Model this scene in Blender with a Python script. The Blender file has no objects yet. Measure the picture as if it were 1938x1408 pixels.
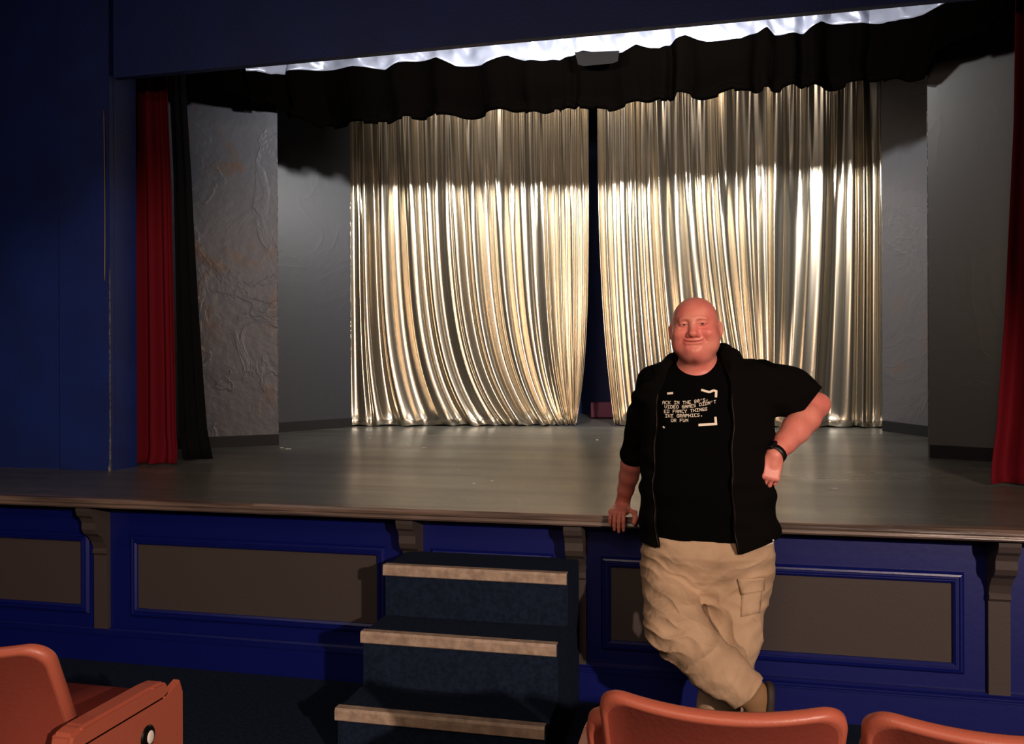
import bpy, bmesh, math, random
import numpy as np
from mathutils import Vector, Matrix
from mathutils.bvhtree import BVHTree
C = bpy.context.scene.collection
S = bpy.context.scene
PI = math.pi
# ------------------------------------------------------------------ camera
FPX, YAW, ROLL = 1600.0, math.radians(13.0), 0.004
CAMP = np.array((0.0, 0.0, 1.5))
cd = bpy.data.cameras.new('camera'); cam = bpy.data.objects.new('camera', cd); C.objects.link(cam)
cd.sensor_width = 36; cd.lens = FPX / 1938 * 36; cd.clip_start = 0.05; cd.clip_end = 60
RM = Matrix.Rotation(YAW, 3, 'Z') @ Matrix.Rotation(PI / 2, 3, 'X') @ Matrix.Rotation(-ROLL, 3, 'Z')
cam.matrix_world = Matrix.Translation(Vector(CAMP)) @ RM.to_4x4()
S.camera = cam
RN = np.array(RM)
def ray(px, py):
    return RN @ np.array(((px - 969) / FPX, (704 - py) / FPX, -1.0))
def A(px, py, Y):                       # point of the place seen at a pixel, Y metres in front
    d = ray(px, py); return CAMP + d * (Y / d[1])
# ------------------------------------------------------------------ view, world, lights
S.view_settings.view_transform = 'Standard'; S.view_settings.look = 'None'
S.view_settings.gamma = 1; S.view_settings.use_curve_mapping = False
S.view_settings.exposure = 0.0
w = bpy.data.worlds.new('world'); S.world = w; w.use_nodes = True
w.node_tree.nodes['Background'].inputs[0].default_value = (0.9, 0.75, 0.65, 1)
w.node_tree.nodes['Background'].inputs[1].default_value = 0.004
def spot(name, loc, target, power, color, size_deg, blend=0.3, rad=0.05):
    l = bpy.data.lights.new(name, 'SPOT'); l.energy = power; l.color = color
    l.spot_size = math.radians(size_deg); l.spot_blend = blend; l.shadow_soft_size = rad
    o = bpy.data.objects.new(name, l); C.objects.link(o); o.location = loc
    o.rotation_euler = (Vector(target) - Vector(loc)).to_track_quat('-Z', 'Y').to_euler(); return o
def area(name, loc, target, power, color, sx, sy):
    l = bpy.data.lights.new(name, 'AREA'); l.shape = 'RECTANGLE'; l.size = sx; l.size_y = sy
    l.energy = power; l.color = color
    o = bpy.data.objects.new(name, l); C.objects.link(o); o.location = loc
    o.rotation_euler = (Vector(target) - Vector(loc)).to_track_quat('-Z', 'Y').to_euler(); return o
# house lamp, right of the camera: lights the sitter side, the stage front and the man
spot('house_lamp', (3.5, -3.0, 2.75), (-0.78, 3.8, -0.48), 1700, (1.0, 0.76, 0.63), 51, 0.3, 0.06)
area('hall_front_fill', (-1.2, -4.0, 3.2), (-1.1, 7.8, 2.4), 6, (1.0, 0.8, 0.66), 1.4, 0.3).data.spread = math.radians(60)  # added fill with no visible source, lifts the curtain from the hall
# stage lamps on the bar behind the proscenium header
for lx, tx, tz, pw in ((-2.2, -3.6, 2.9, 110), (-1.25, -1.7, 3.2, 250), (-0.1, -0.1, 3.2, 320), (0.6, 2.4, 2.9, 60)):
    spot('stage_lamp', (lx, 5.3, 3.72), (tx, 7.8, tz), pw, (1.0, 0.97, 0.94), 140, 1.0, 0.045)
area('upstage_fill', (-1.0, 6.75, 4.6), (-1.0, 7.8, 3.2), 18, (1.0, 0.86, 0.76), 3.6, .25).data.spread = math.radians(75)  # unseen fill added to brighten the upper gold curtain
area('house_left_lamp', (-3.6, 1.0, 4.0), (-3.0, 3.8, 0.6), 13, (1.0, 0.84, 0.74), .5, .2)
area('house_overhead_fill', (-0.5, -0.6, 3.1), (-0.5, 2.0, 0), 40, (1.0, 0.7, 0.5), 1.2, 0.6)  # soft overhead fill, added to lift the floor and seats
# ------------------------------------------------------------------ materials
def srgb(r, g, b):
    f = lambda c: (c / 255 / 12.92) if c / 255 <= 0.04045 else ((c / 255 + 0.055) / 1.055) ** 2.4
    return (f(r), f(g), f(b), 1)
def mat(name, col, rough=0.6, metal=0.0, spec=0.5, bump=0.0, bscale=40, col2=None, cscale=5, cstretch=(1, 1, 1), detail=4, sheen=0, clo=.35, chi=.65, brr=None):
    m = bpy.data.materials.new(name); m.use_nodes = True
    n = m.node_tree.nodes; l = m.node_tree.links; b = n['Principled BSDF']
    b.inputs['Base Color'].default_value = col; b.inputs['Roughness'].default_value = rough
    b.inputs['Metallic'].default_value = metal; b.inputs['Specular IOR Level'].default_value = spec
    if sheen: b.inputs['Sheen Weight'].default_value = sheen; b.inputs['Sheen Tint'].default_value = col
    tc = n.new('ShaderNodeTexCoord'); mp = n.new('ShaderNodeMapping'); l.new(tc.outputs['Object'], mp.inputs[0])
    mp.inputs['Scale'].default_value = cstretch
    if col2:
        t = n.new('ShaderNodeTexNoise'); t.inputs['Scale'].default_value = cscale; t.inputs['Detail'].default_value = detail
        l.new(mp.outputs[0], t.inputs['Vector'])
        r = n.new('ShaderNodeValToRGB'); r.color_ramp.elements[0].position = clo; r.color_ramp.elements[1].position = chi
        r.color_ramp.elements[0].color = col; r.color_ramp.elements[1].color = col2
        l.new(t.outputs['Fac'], r.inputs[0]); l.new(r.outputs[0], b.inputs['Base Color'])
        if brr:
            q = n.new('ShaderNodeMapRange'); q.inputs['To Min'].default_value = brr[0]; q.inputs['To Max'].default_value = brr[1]
            q.inputs['From Min'].default_value = .35; q.inputs['From Max'].default_value = .65
            l.new(t.outputs['Fac'], q.inputs['Value']); l.new(q.outputs[0], b.inputs['Roughness'])
    if bump:
        t2 = n.new('ShaderNodeTexNoise'); t2.inputs['Scale'].default_value = bscale; t2.inputs['Detail'].default_value = 5
        l.new(mp.outputs[0], t2.inputs['Vector'])
        bp = n.new('ShaderNodeBump'); bp.inputs['Strength'].default_value = bump; bp.inputs['Distance'].default_value = 0.01
        l.new(t2.outputs['Fac'], bp.inputs['Height']); l.new(bp.outputs[0], b.inputs['Normal'])
    return m
M = {}
M['navy_wall'] = mat('navy_wall', srgb(13, 38, 108), 0.6, bump=.12, bscale=60, col2=srgb(11, 32, 94), cscale=3)
M['blue'] = mat('blue_gloss_paint', srgb(8, 18, 92), 0.38, bump=.06, bscale=30)
M['panel_grey'] = mat('panel_grey', srgb(60, 51, 48), 0.7, bump=.1, bscale=80)
M['carpet'] = mat('blue_carpet', srgb(30, 42, 62), 0.95, spec=.1, bump=.7, bscale=350, col2=srgb(21, 30, 48), cscale=60)
M['nose'] = mat('worn_nosing', srgb(172, 150, 130), 0.5, bump=.3, bscale=60, col2=srgb(138, 118, 102), cscale=25)
M['edge'] = mat('stage_edge_wood', srgb(120, 100, 88), 0.33, bump=.3, bscale=14, col2=srgb(74, 62, 56), cscale=9, cstretch=(.25, 2, 6))
M['dark'] = mat('black_paint', srgb(14, 14, 16), 0.8)
M['red'] = mat('crimson_velvet', srgb(92, 5, 18), 0.85, spec=.15, sheen=.4, bump=.1, bscale=120)
M['lining'] = mat('black_lining', srgb(8, 7, 9), 0.9, spec=.1)
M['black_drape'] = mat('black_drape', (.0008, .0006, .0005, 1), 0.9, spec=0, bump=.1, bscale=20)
M['silver'] = mat('silver_satin', srgb(138, 142, 158), 0.4, metal=.3, bump=.7, bscale=11)
M['gold'] = mat('gold_lame', srgb(216, 206, 186), 0.25, metal=.94, cstretch=(1, 1, .3), col2=srgb(198, 186, 164), cscale=1.2, detail=1)
M['wear'] = mat('bare_plaster_edge', srgb(120, 116, 110), 0.8, col2=srgb(60, 58, 58), cscale=40)
M['chip'] = mat('white_plaster', srgb(215, 210, 200), 0.8)
M['vinyl_shaded_back'] = mat('vinyl_shaded_back', srgb(140, 64, 50), 0.5, bump=.08, bscale=90)  # darker copy of the vinyl; weaker light on the rear is painted in
M['vinyl'] = mat('terracotta_vinyl', srgb(166, 86, 66), 0.42, spec=.5, bump=.08, bscale=90)
M['vinyl_dark'] = mat('oxblood_vinyl', srgb(128, 44, 34), 0.6, bump=.08, bscale=90)
M['seat_metal'] = mat('black_metal', srgb(16, 15, 15), 0.4, metal=.6)
M['skin'] = mat('skin', srgb(224, 142, 124), 0.42, spec=.4, bump=.06, bscale=120, col2=srgb(212, 118, 106), cscale=14)
M['skin'].node_tree.nodes['Principled BSDF'].inputs['Subsurface Weight'].default_value = .12
M['skin'].node_tree.nodes['Principled BSDF'].inputs['Subsurface Radius'].default_value = (.012, .004, .002)
M['lip'] = mat('lip', srgb(170, 70, 66), 0.45)
M['tee'] = mat('black_cotton', (.0016, .0015, .0017, 1), 0.95, spec=.05)
M['fleece'] = mat('black_fleece', (.0036, .003, .0028, 1), 0.95, spec=.06, bump=.4, bscale=160)
M['khaki'] = mat('khaki_cotton', srgb(186, 157, 128), 0.85, spec=.2, bump=.5, bscale=26, col2=srgb(170, 142, 114), cscale=8)
M['print'] = mat('white_print', srgb(240, 226, 205), 0.7)
M['brass'] = mat('brass_zip', srgb(52, 40, 33), 0.5, metal=.7)
M['tan'] = mat('tan_suede', srgb(128, 96, 62), 0.8)
M['sole'] = mat('dark_rubber', srgb(40, 26, 22), 0.7)
M['watch'] = mat('black_rubber', srgb(10, 10, 11), 0.45)
M['glass'] = mat('watch_glass', srgb(14, 14, 18), 0.08)
M['white'] = mat('eye_white', srgb(190, 160, 150), 0.3)
M['iris'] = mat('iris', srgb(26, 18, 16), 0.3)
M['brow'] = mat('eyebrow_hair', srgb(150, 84, 62), 0.9)
M['crimson'] = mat('crimson_paint', srgb(90, 20, 48), 0.6)
def flat_mat(name, base, brown, seed, brown_lo, bstr=.3):
    m = bpy.data.materials.new(name); m.use_nodes = True
    n = m.node_tree.nodes; l = m.node_tree.links; b = n['Principled BSDF']
    b.inputs['Roughness'].default_value = .42; b.inputs['Specular IOR Level'].default_value = .45
    tc = n.new('ShaderNodeTexCoord'); mp = n.new('ShaderNodeMapping'); l.new(tc.outputs['Object'], mp.inputs[0])
    mp.inputs['Location'].default_value = (seed, seed * .7, seed * .3)
    t = n.new('ShaderNodeTexNoise'); t.inputs['Scale'].default_value = 2.6; t.inputs['Detail'].default_value = 7; t.inputs['Distortion'].default_value = .8
    l.new(mp.outputs[0], t.inputs['Vector'])
    r = n.new('ShaderNodeValToRGB'); r.color_ramp.elements[0].position = brown_lo; r.color_ramp.elements[1].position = brown_lo + .09
    r.color_ramp.elements[0].color = base; r.color_ramp.elements[1].color = brown
    l.new(t.outputs['Fac'], r.inputs[0]); l.new(r.outputs[0], b.inputs['Base Color'])
    t2 = n.new('ShaderNodeTexNoise'); t2.inputs['Scale'].default_value = 1.7; t2.inputs['Detail'].default_value = 7; t2.inputs['Distortion'].default_value = 1.1
    l.new(mp.outputs[0], t2.inputs['Vector'])
    r2 = n.new('ShaderNodeValToRGB'); e = r2.color_ramp.elements
    e[0].position = .42; e[0].color = (0, 0, 0, 1); e[1].position = .56; e[1].color = (.0, .0, .0, 1)
    k = e.new(.48); k.color = (.4, .4, .4, 1)
    k = e.new(.50); k.color = (.08, .08, .08, 1)
    l.new(t2.outputs['Fac'], r2.inputs[0])
    t3 = n.new('ShaderNodeTexNoise'); t3.inputs['Scale'].default_value = 16; t3.inputs['Detail'].default_value = 6; l.new(mp.outputs[0], t3.inputs['Vector'])
    ad = n.new('ShaderNodeMath'); ad.operation = 'MULTIPLY_ADD'; ad.inputs[1].default_value = .6
    l.new(t3.outputs['Fac'], ad.inputs[0]); l.new(r2.outputs[0], ad.inputs[2])
    ad2 = n.new('ShaderNodeMath'); ad2.operation = 'MULTIPLY_ADD'; ad2.inputs[1].default_value = 1.5
    l.new(t.outputs['Fac'], ad2.inputs[0]); l.new(ad.outputs[0], ad2.inputs[2])
    bp = n.new('ShaderNodeBump'); bp.inputs['Strength'].default_value = bstr; bp.inputs['Distance'].default_value = .012
    l.new(ad2.outputs[0], bp.inputs['Height']); l.new(bp.outputs[0], b.inputs['Normal'])
    return m
M['flat_a'] = flat_mat('grey_peeling_paint', srgb(64, 65, 71), srgb(72, 58, 52), 3.1, .545, .45)
M['flat_b'] = flat_mat('grey_smooth_paint', srgb(50, 52, 58), srgb(52, 50, 52), 9.4, .66, .07)
M['flat_c'] = flat_mat('grey_cracked_paint', srgb(84, 84, 89), srgb(92, 82, 80), 5.7, .60, .4)
M['flat_d'] = flat_mat('grey_flat_paint', srgb(72, 72, 72), srgb(70, 68, 66), 12.3, .7, .08)
def deck_mat():
    m = bpy.data.materials.new('grey_stage_paint'); m.use_nodes = True
    n = m.node_tree.nodes; l = m.node_tree.links; b = n['Principled BSDF']
    b.inputs['Specular IOR Level'].default_value = .75
    tc = n.new('ShaderNodeTexCoord')
    def noise(scale, stretch, detail=3):
        mp = n.new('ShaderNodeMapping'); mp.inputs['Scale'].default_value = stretch; l.new(tc.outputs['Object'], mp.inputs[0])
        t = n.new('ShaderNodeTexNoise'); t.inputs['Scale'].default_value = scale; t.inputs['Detail'].default_value = detail
        l.new(mp.outputs[0], t.inputs['Vector']); return t
    a = noise(2.4, (.12, 1, 1)); c = noise(9, (1, 1, 1), 8); s = noise(60, (1, 1, 1), 2)  # stretched bands also put the wavy floor reflections into the colour
    r = n.new('ShaderNodeValToRGB'); r.color_ramp.elements[0].color = srgb(66, 64, 60); r.color_ramp.elements[1].color = srgb(104, 104, 98)
    r.color_ramp.elements[0].position = .3; r.color_ramp.elements[1].position = .7
    mx = n.new('ShaderNodeMath'); mx.operation = 'MULTIPLY_ADD'; mx.inputs[1].default_value = .35
    l.new(c.outputs['Fac'], mx.inputs[0]); l.new(a.outputs['Fac'], mx.inputs[2])
    sb = n.new('ShaderNodeMath'); sb.operation = 'SUBTRACT'; sb.inputs[1].default_value = .17
    l.new(mx.outputs[0], sb.inputs[0]); l.new(sb.outputs[0], r.inputs[0])
    sp = n.new('ShaderNodeValToRGB'); sp.color_ramp.elements[0].position = .73; sp.color_ramp.elements[1].position = .75
    sp.color_ramp.elements[0].color = (0, 0, 0, 1)
    l.new(s.outputs['Fac'], sp.inputs[0])
    mc = n.new('ShaderNodeMixRGB'); mc.inputs[2].default_value = srgb(170, 168, 160)
    l.new(sp.outputs[0], mc.inputs[0]); l.new(r.outputs[0], mc.inputs[1]); l.new(mc.outputs[0], b.inputs['Base Color'])
    q = n.new('ShaderNodeMapRange'); q.inputs['From Min'].default_value = .3; q.inputs['From Max'].default_value = .7
    q.inputs['To Min'].default_value = .40; q.inputs['To Max'].default_value = .26
    l.new(a.outputs['Fac'], q.inputs[0]); l.new(q.outputs[0], b.inputs['Roughness'])
    bp = n.new('ShaderNodeBump'); bp.inputs['Strength'].default_value = .35; bp.inputs['Distance'].default_value = .03
    l.new(a.outputs['Fac'], bp.inputs['Height'])
    bp2 = n.new('ShaderNodeBump'); bp2.inputs['Strength'].default_value = .12; bp2.inputs['Distance'].default_value = .004
    l.new(c.outputs['Fac'], bp2.inputs['Height']); l.new(bp.outputs[0], bp2.inputs['Normal']); l.new(bp2.outputs[0], b.inputs['Normal'])
    return m
M['deck'] = deck_mat()
# ------------------------------------------------------------------ object helpers
def tag(o, label=None, cat=None, group=None, kind=None):
    if label: o['label'] = label
    if cat: o['category'] = cat
    if group: o['group'] = group
    if kind: o['kind'] = kind
    return o
def empty(name, loc, rz=0, **k):
    o = bpy.data.objects.new(name, None); C.objects.link(o); o.location = loc; o.rotation_euler = (0, 0, rz)
    o.empty_display_size = .1; tag(o, **k); return o
def link(name, me, m, parent=None, smooth=False, world=True):
    o = bpy.data.objects.new(name, me); C.objects.link(o)
    if m: me.materials.append(m)
    if smooth: me.polygons.foreach_set('use_smooth', [True] * len(me.polygons))
    if parent:
        o.parent = parent
        if world: o.matrix_parent_inverse = wm(parent).inverted()
    return o
def wm(o):
    m = Matrix.LocRotScale(o.location, o.rotation_euler, o.scale)
    return (wm(o.parent) @ o.matrix_parent_inverse @ m) if o.parent else m
def mesh(name, vs, fs):
    me = bpy.data.meshes.new(name); me.from_pydata([tuple(map(float, v)) for v in vs], [], [tuple(map(int, f)) for f in fs]); me.update(); return me
def pb(name, boxes, m, parent=None, bevel=0.004, smooth=False):     # boxes -> one mesh
    bm = bmesh.new()
    for (x0, x1, y0, y1, z0, z1) in boxes:
        bmesh.ops.create_cube(bm, size=1, matrix=Matrix.Translation(((x0 + x1) / 2, (y0 + y1) / 2, (z0 + z1) / 2)) @ Matrix.Diagonal((x1 - x0, y1 - y0, z1 - z0, 1)))
    if bevel: bmesh.ops.bevel(bm, geom=bm.edges[:], offset=bevel, segments=2, affect='EDGES')
    me = bpy.data.meshes.new(name); bm.to_mesh(me); bm.free()
    return link(name, me, m, parent, smooth)
def prism_x(name, prof, x0, x1, m, parent=None):                     # (y,z) profile extruded along X
    n = len(prof)
    vs = [(x0, y, z) for y, z in prof] + [(x1, y, z) for y, z in prof]
    fs = [(i, (i + 1) % n, n + (i + 1) % n, n + i) for i in range(n)] + [tuple(range(n))[::-1], tuple(range(n, 2 * n))]
    me = mesh(name, vs, fs); bm = bmesh.new(); bm.from_mesh(me); bmesh.ops.recalc_face_normals(bm, faces=bm.faces); bm.to_mesh(me); bm.free()
    return link(name, me, m, parent)
def loft_tube(name, pts, rad, m, parent=None, seg=8):
    vs, fs = [], []
    P = [Vector(p) for p in pts]
    for i, p in enumerate(P):
        t = (P[min(i + 1, len(P) - 1)] - P[max(i - 1, 0)]).normalized()
        a = t.orthogonal().normalized() if i == 0 else (a - t * a.dot(t)).normalized()
        b = t.cross(a); r = rad[i] if hasattr(rad, '__len__') else rad
        for k in range(seg):
            q = 2 * PI * k / seg; vs.append(p + a * r * math.cos(q) + b * r * math.sin(q))
    for i in range(len(P) - 1):
        for k in range(seg):
            fs.append((i * seg + k, i * seg + (k + 1) % seg, (i + 1) * seg + (k + 1) % seg, (i + 1) * seg + k))
    fs.append(tuple(range(seg))[::-1]); fs.append(tuple(range((len(P) - 1) * seg, len(P) * seg)))
    return link(name, mesh(name, vs, fs), m, parent, True)
def grid_obj(name, V, m, parent=None, thick=0.004, side=0):           # V[rows, cols, 3]
    r, c, _ = V.shape
    idx = np.arange(r * c).reshape(r, c)
    f = np.stack([idx[:-1, :-1], idx[:-1, 1:], idx[1:, 1:], idx[1:, :-1]], -1).reshape(-1, 4)
    o = link(name, mesh(name, V.reshape(-1, 3), f), m, parent, True)
    if thick:
        s = o.modifiers.new('solid', 'SOLIDIFY'); s.thickness = thick; s.offset = side
    return o
# ------------------------------------------------------------------ stage geometry numbers
DZ = 0.871; NY = 3.65; FY = 3.85; RY, RS = 5.02, 0.046
def deck_z(y): return DZ + max(0, y - RY) * RS
def F(px, py):                                                      # point of the raked deck seen at a pixel
    d = ray(px, py); s, z0 = (RS, DZ - RS * RY)
    t = (z0 - CAMP[2]) / (d[2] - s * d[1]); p = CAMP + d * t
    if p[1] < RY: t = (DZ - CAMP[2]) / d[2]; p = CAMP + d * t
    return p
XL, XR = -6.2, 4.6
# ------------------------------------------------------------------ room shell
tag(pb('floor', [(XL, XR, -5, 9.2, -.12, 0)], M['carpet'], bevel=0), kind='structure')
tag(pb('wall_left', [(XL - .2, XL, -5, 9.2, 0, 5.4)], M['navy_wall'], bevel=0), kind='structure')
tag(pb('wall_right', [(XR, XR + .2, -5, 9.2, 0, 5.4)], M['navy_wall'], bevel=0), kind='structure')
tag(pb('wall_back', [(XL, XR, 9.0, 9.2, 0, 5.4)], M['navy_wall'], bevel=0), kind='structure')
tag(pb('ceiling', [(XL - .2, XR + .2, -5, 9.2, 5.4, 5.6)], M['dark'], bevel=0), kind='structure')
OX0 = F(223, 889)[0]; OX1 = 1.83; PY0, PY1 = 4.78, 5.0; OT = 3.425
prosc = pb('wall_front', [(XL, OX0, PY0, PY1, DZ, 5.4), (OX1, XR, PY0, PY1, DZ, 5.4), (OX0, OX1, PY0, PY0 + .05, OT, 5.4)], M['navy_wall'], bevel=0)
tag(prosc, kind='structure')
px0 = A(113, 700, 4.74)[0]
tag(pb('trim_1', [(px0, OX0 + .0, 4.735, 4.78, DZ, 5.4)], M['navy_wall'], bevel=.004), kind='structure')
tag(pb('trim_2', [(OX1, OX1 + .5, 4.735, 4.78, DZ, 5.4)], M['navy_wall'], bevel=.004), kind='structure')
# worn edge: bare plaster chips along the corner of the left pilaster
rr = np.random.RandomState(4); k = 200; zz = np.linspace(DZ, DZ + 1.3, k)
wv = np.clip(.004 * np.abs(np.cumsum(rr.randn(k)) % 4 - 2) - .004 + .003 * rr.rand(k) + .012 * np.exp(-(zz - DZ) * 8), .0003, .016)
vs, fs = [], []
for z_, w_ in zip(zz, wv): vs += [(OX0 - w_, 4.7335, z_), (OX0 + .0015, 4.7335, z_), (OX0 + .0015, 4.742, z_)]
for i in range(k - 1):
    for c_ in (0, 1): fs.append((i * 3 + c_, i * 3 + c_ + 1, i * 3 + c_ + 4, i * 3 + c_ + 3))
me = mesh('trim_3', vs, fs)
tag(link('trim_3', me, M['wear']), kind='structure')
# ------------------------------------------------------------------ stage
st = empty('stage', (-.97, 3.9, 0), label='raised theatre stage with grey painted deck, blue panelled front and worn wooden edge', cat='stage')
SX0, SX1 = XL + .01, XR - .01
prism_x('deck', [(3.70, DZ - .04), (3.70, DZ), (RY, DZ), (8.99, deck_z(8.99)), (8.99, DZ - .04)], SX0, SX1, M['deck'], st)
# wooden edge: two boards, joint at px 478
jx = A(478, 957, NY)[0]
for x0, x1, dy, dz in ((SX0, jx, 0.0, .001), (jx + .002, A(1180, 980, NY)[0], -.004, .006), (A(1180, 980, NY)[0] + .002, SX1, -.002, .003)):
    e = prism_x('edge_board', [(NY + dy + .008, DZ - .044), (NY + dy, DZ - .036), (NY + dy + .004, DZ - .024), (NY + dy, DZ - .018), (NY + dy, DZ - .006), (NY + dy + .008, DZ + dz), (NY + .07, DZ + dz + .001), (3.705, DZ), (3.705, DZ - .044)], x0, x1, M['edge'], st)
prism_x('fascia', [(FY - .02, DZ - .04), (FY - .02, DZ - .09), (FY, DZ - .1), (FY, 0), (FY + .06, 0), (FY + .06, DZ - .04)], SX0, SX1, M['blue'], st)
prism_x('skirting', [(FY, 0), (FY - .035, 0), (FY - .035, .135), (FY - .045, .14), (FY - .045, .146), (FY - .036, .149), (FY - .036, .154), (FY - .02, .160), (FY - .012, .168), (FY, .17)], SX0, SX1, M['blue'], st)
def moulded_panel(x0, x1, z0=.282, z1=.615):
    pb('panel', [(x0, x1, FY - .006, FY - .001, z0, z1)], M['panel_grey'], st, bevel=0)
    prof = [(0, .0), (0, .012), (.010, .020), (.014, .020), (.018, .012), (.024, .012), (.028, .018), (.036, .016), (.046, .004), (.046, 0)]  # (out, height)
    vs, fs = [], []
    cs = [(x0, z0, -1, -1), (x1, z0, 1, -1), (x1, z1, 1, 1), (x0, z1, -1, 1)]
    for (cx, cz, sx, sz) in cs:
        for o, h in prof: vs.append((cx + sx * o, FY - .004 - h, cz + sz * o))
    n = len(prof)
    for k in range(4):
        for i in range(n - 1):
            a = k * n + i; b = ((k + 1) % 4) * n + i; fs.append((a, b, b + 1, a + 1))
    me = mesh('panel_moulding', vs, fs); link('panel_moulding', me, M['blue'], st)
for a, b in ((-5.9, -4.95), (-4.62, -3.225), (-2.885, -1.56), (-1.24, -.74), (-.43, .99), (1.36, 2.7), (2.98, 4.2)): moulded_panel(a, b)
def corbel(x, w=.082):
    prof = [(FY, .165), (FY - .022, .165), (FY - .022, .55), (FY - .034, .562), (FY - .034, .575), (FY - .026, .585), (FY - .04, .62), (FY - .066, .655), (FY - .098, .675), (FY - .112, .70), (FY - .112, .735), (FY - .125, .76), (FY - .145, .775), (FY - .155, .80), (FY - .155, .829), (FY, .829)]
    prism_x('corbel', prof, x - w / 2, x + w / 2, M['panel_grey'], st)
for x in (-4.78, A(196, 1000, FY)[0], A(782, 1000, FY)[0] + .01, A(1093, 1000, FY)[0], A(1888, 1150, FY)[0], 2.85): corbel(x)
# ------------------------------------------------------------------ steps
sx0, sx1 = A(725, 1070, 3.48)[0], A(1072, 1085, 3.48)[0]
stp = empty('stage_steps', ((sx0 + sx1) / 2, 3.4, 0), label='dark blue carpeted steps with pale worn nosings leading up to the stage', cat='steps')
ST = [(2.985, .2177), (3.232, .4355), (3.48, .653)]
prof = [(3.80, 0)]
for i, (y, z) in enumerate(ST):
    prof += [(y + .012, (ST[i - 1][1] if i else 0)), (y + .012, z)]
prof += [(3.80, .653)]
prism_x('carpeted_flight', prof, sx0 + .006, sx1 + .004, M['carpet'], stp)
for y, z in ST:
    prism_x('nosing', [(y, z - .042), (y - .004, z - .038), (y - .004, z - .004), (y + .002, z + .006), (y + .036, z + .006), (y + .038, z), (y + .012, z), (y + .012, z - .042)], sx0, sx1, M['nose'], stp)
# ------------------------------------------------------------------ scenery flats
def seg_flat(name, p, q, ext_p, ext_q, top, m, label):
    p = np.array(p); q = np.array(q); d = (q - p); d[2] = 0; L = np.linalg.norm(d); d = d / L
    a = p - d * ext_p; b = q + d * ext_q; nrm = np.array((d[1], -d[0], 0))     # facing the hall
    t = .06; th = math.atan2(d[1], d[0]); Lt = np.linalg.norm((b - a)[:2])
    o = empty(name, (a[0], a[1], deck_z(a[1])), th, label=label, cat='scenery flat')
    def part(nm, boxes, mm, bev=.004):
        bm = bmesh.new()
        for (x0, x1, y0, y1, z0, z1) in boxes:
            bmesh.ops.create_cube(bm, size=1, matrix=Matrix.Translation(((x0 + x1) / 2, (y0 + y1) / 2, (z0 + z1) / 2)) @ Matrix.Diagonal((x1 - x0, y1 - y0, z1 - z0, 1)))
        bmesh.ops.bevel(bm, geom=bm.edges[:], offset=bev, segments=1, affect='EDGES')
        for v in bm.verts:
            dzz = deck_z(a[1] + v.co.x * math.sin(th) + v.co.y * math.cos(th)) - deck_z(a[1]) + .001
            if nm == 'kick_board': v.co.z = dzz + (0 if v.co.z < .04 else .085)
            elif v.co.z < .2: v.co.z = dzz
        me = bpy.data.meshes.new(nm); bm.to_mesh(me); bm.free(); return link(nm, me, mm, o, world=False)
    zb = min(0, deck_z(b[1]) - deck_z(a[1]))
    zt = top - deck_z(a[1])
    part('board', [(0, Lt, 0, t, 0, zt)], m)
    part('kick_board', [(0.01, Lt + .004, -.012, -.0005, 0, .085)], M['dark'], .001)
    rr = np.random.RandomState(len(label)); k = 220; zz = np.linspace(.01, 2.3, k)
    wv = np.clip(.0035 * np.abs(np.cumsum(rr.randn(k)) % 4 - 2) - .0025 + .002 * rr.rand(k) + .006 * np.exp(-zz * 6), .0004, .012)
    xe = Lt if name_side[name] > 0 else 0; sg = -name_side[name]; up = deck_z(b[1]) - deck_z(a[1]) if name_side[name] > 0 else 0
    vs = []
    for z_, w_ in zip(zz, wv): vs += [(xe + sg * w_, -.0015, z_ + up), (xe - sg * .0015, -.0015, z_ + up), (xe - sg * .0015, .004, z_ + up)]
    fs = []
    for i in range(k - 1):
        for c_ in (0, 1): fs.append((i * 3 + c_, i * 3 + c_ + 1, i * 3 + c_ + 4, i * 3 + c_ + 3))
    link('edge_wear', mesh('edge_wear', vs, fs), M['wear'], o, world=False)
    return o
name_side = {'scenery_flat': 1}
seg_flat('scenery_flat', F(357, 849), F(527, 842), .9, 0, 4.3, M['flat_a'], 'front left grey flat with peeling brown-stained paint, beside the red curtain')
seg_flat('scenery_flat', F(524, 818), F(665, 808), .25, 0, 4.3, M['flat_b'], 'smooth dark grey flat between the peeling left flat and the gold curtain')
name_side = {'scenery_flat': -1}
seg_flat('scenery_flat', F(1670, 815), F(1757, 827), 0, .35, 4.3, M['flat_c'], 'narrow grey flat with cracked paint at the right edge of the gold curtain')
seg_flat('scenery_flat', F(1757, 866), F(1872, 873), 0, 1.2, 4.3, M['flat_d'], 'front right grey flat, nearest the right-hand red curtain')
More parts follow.
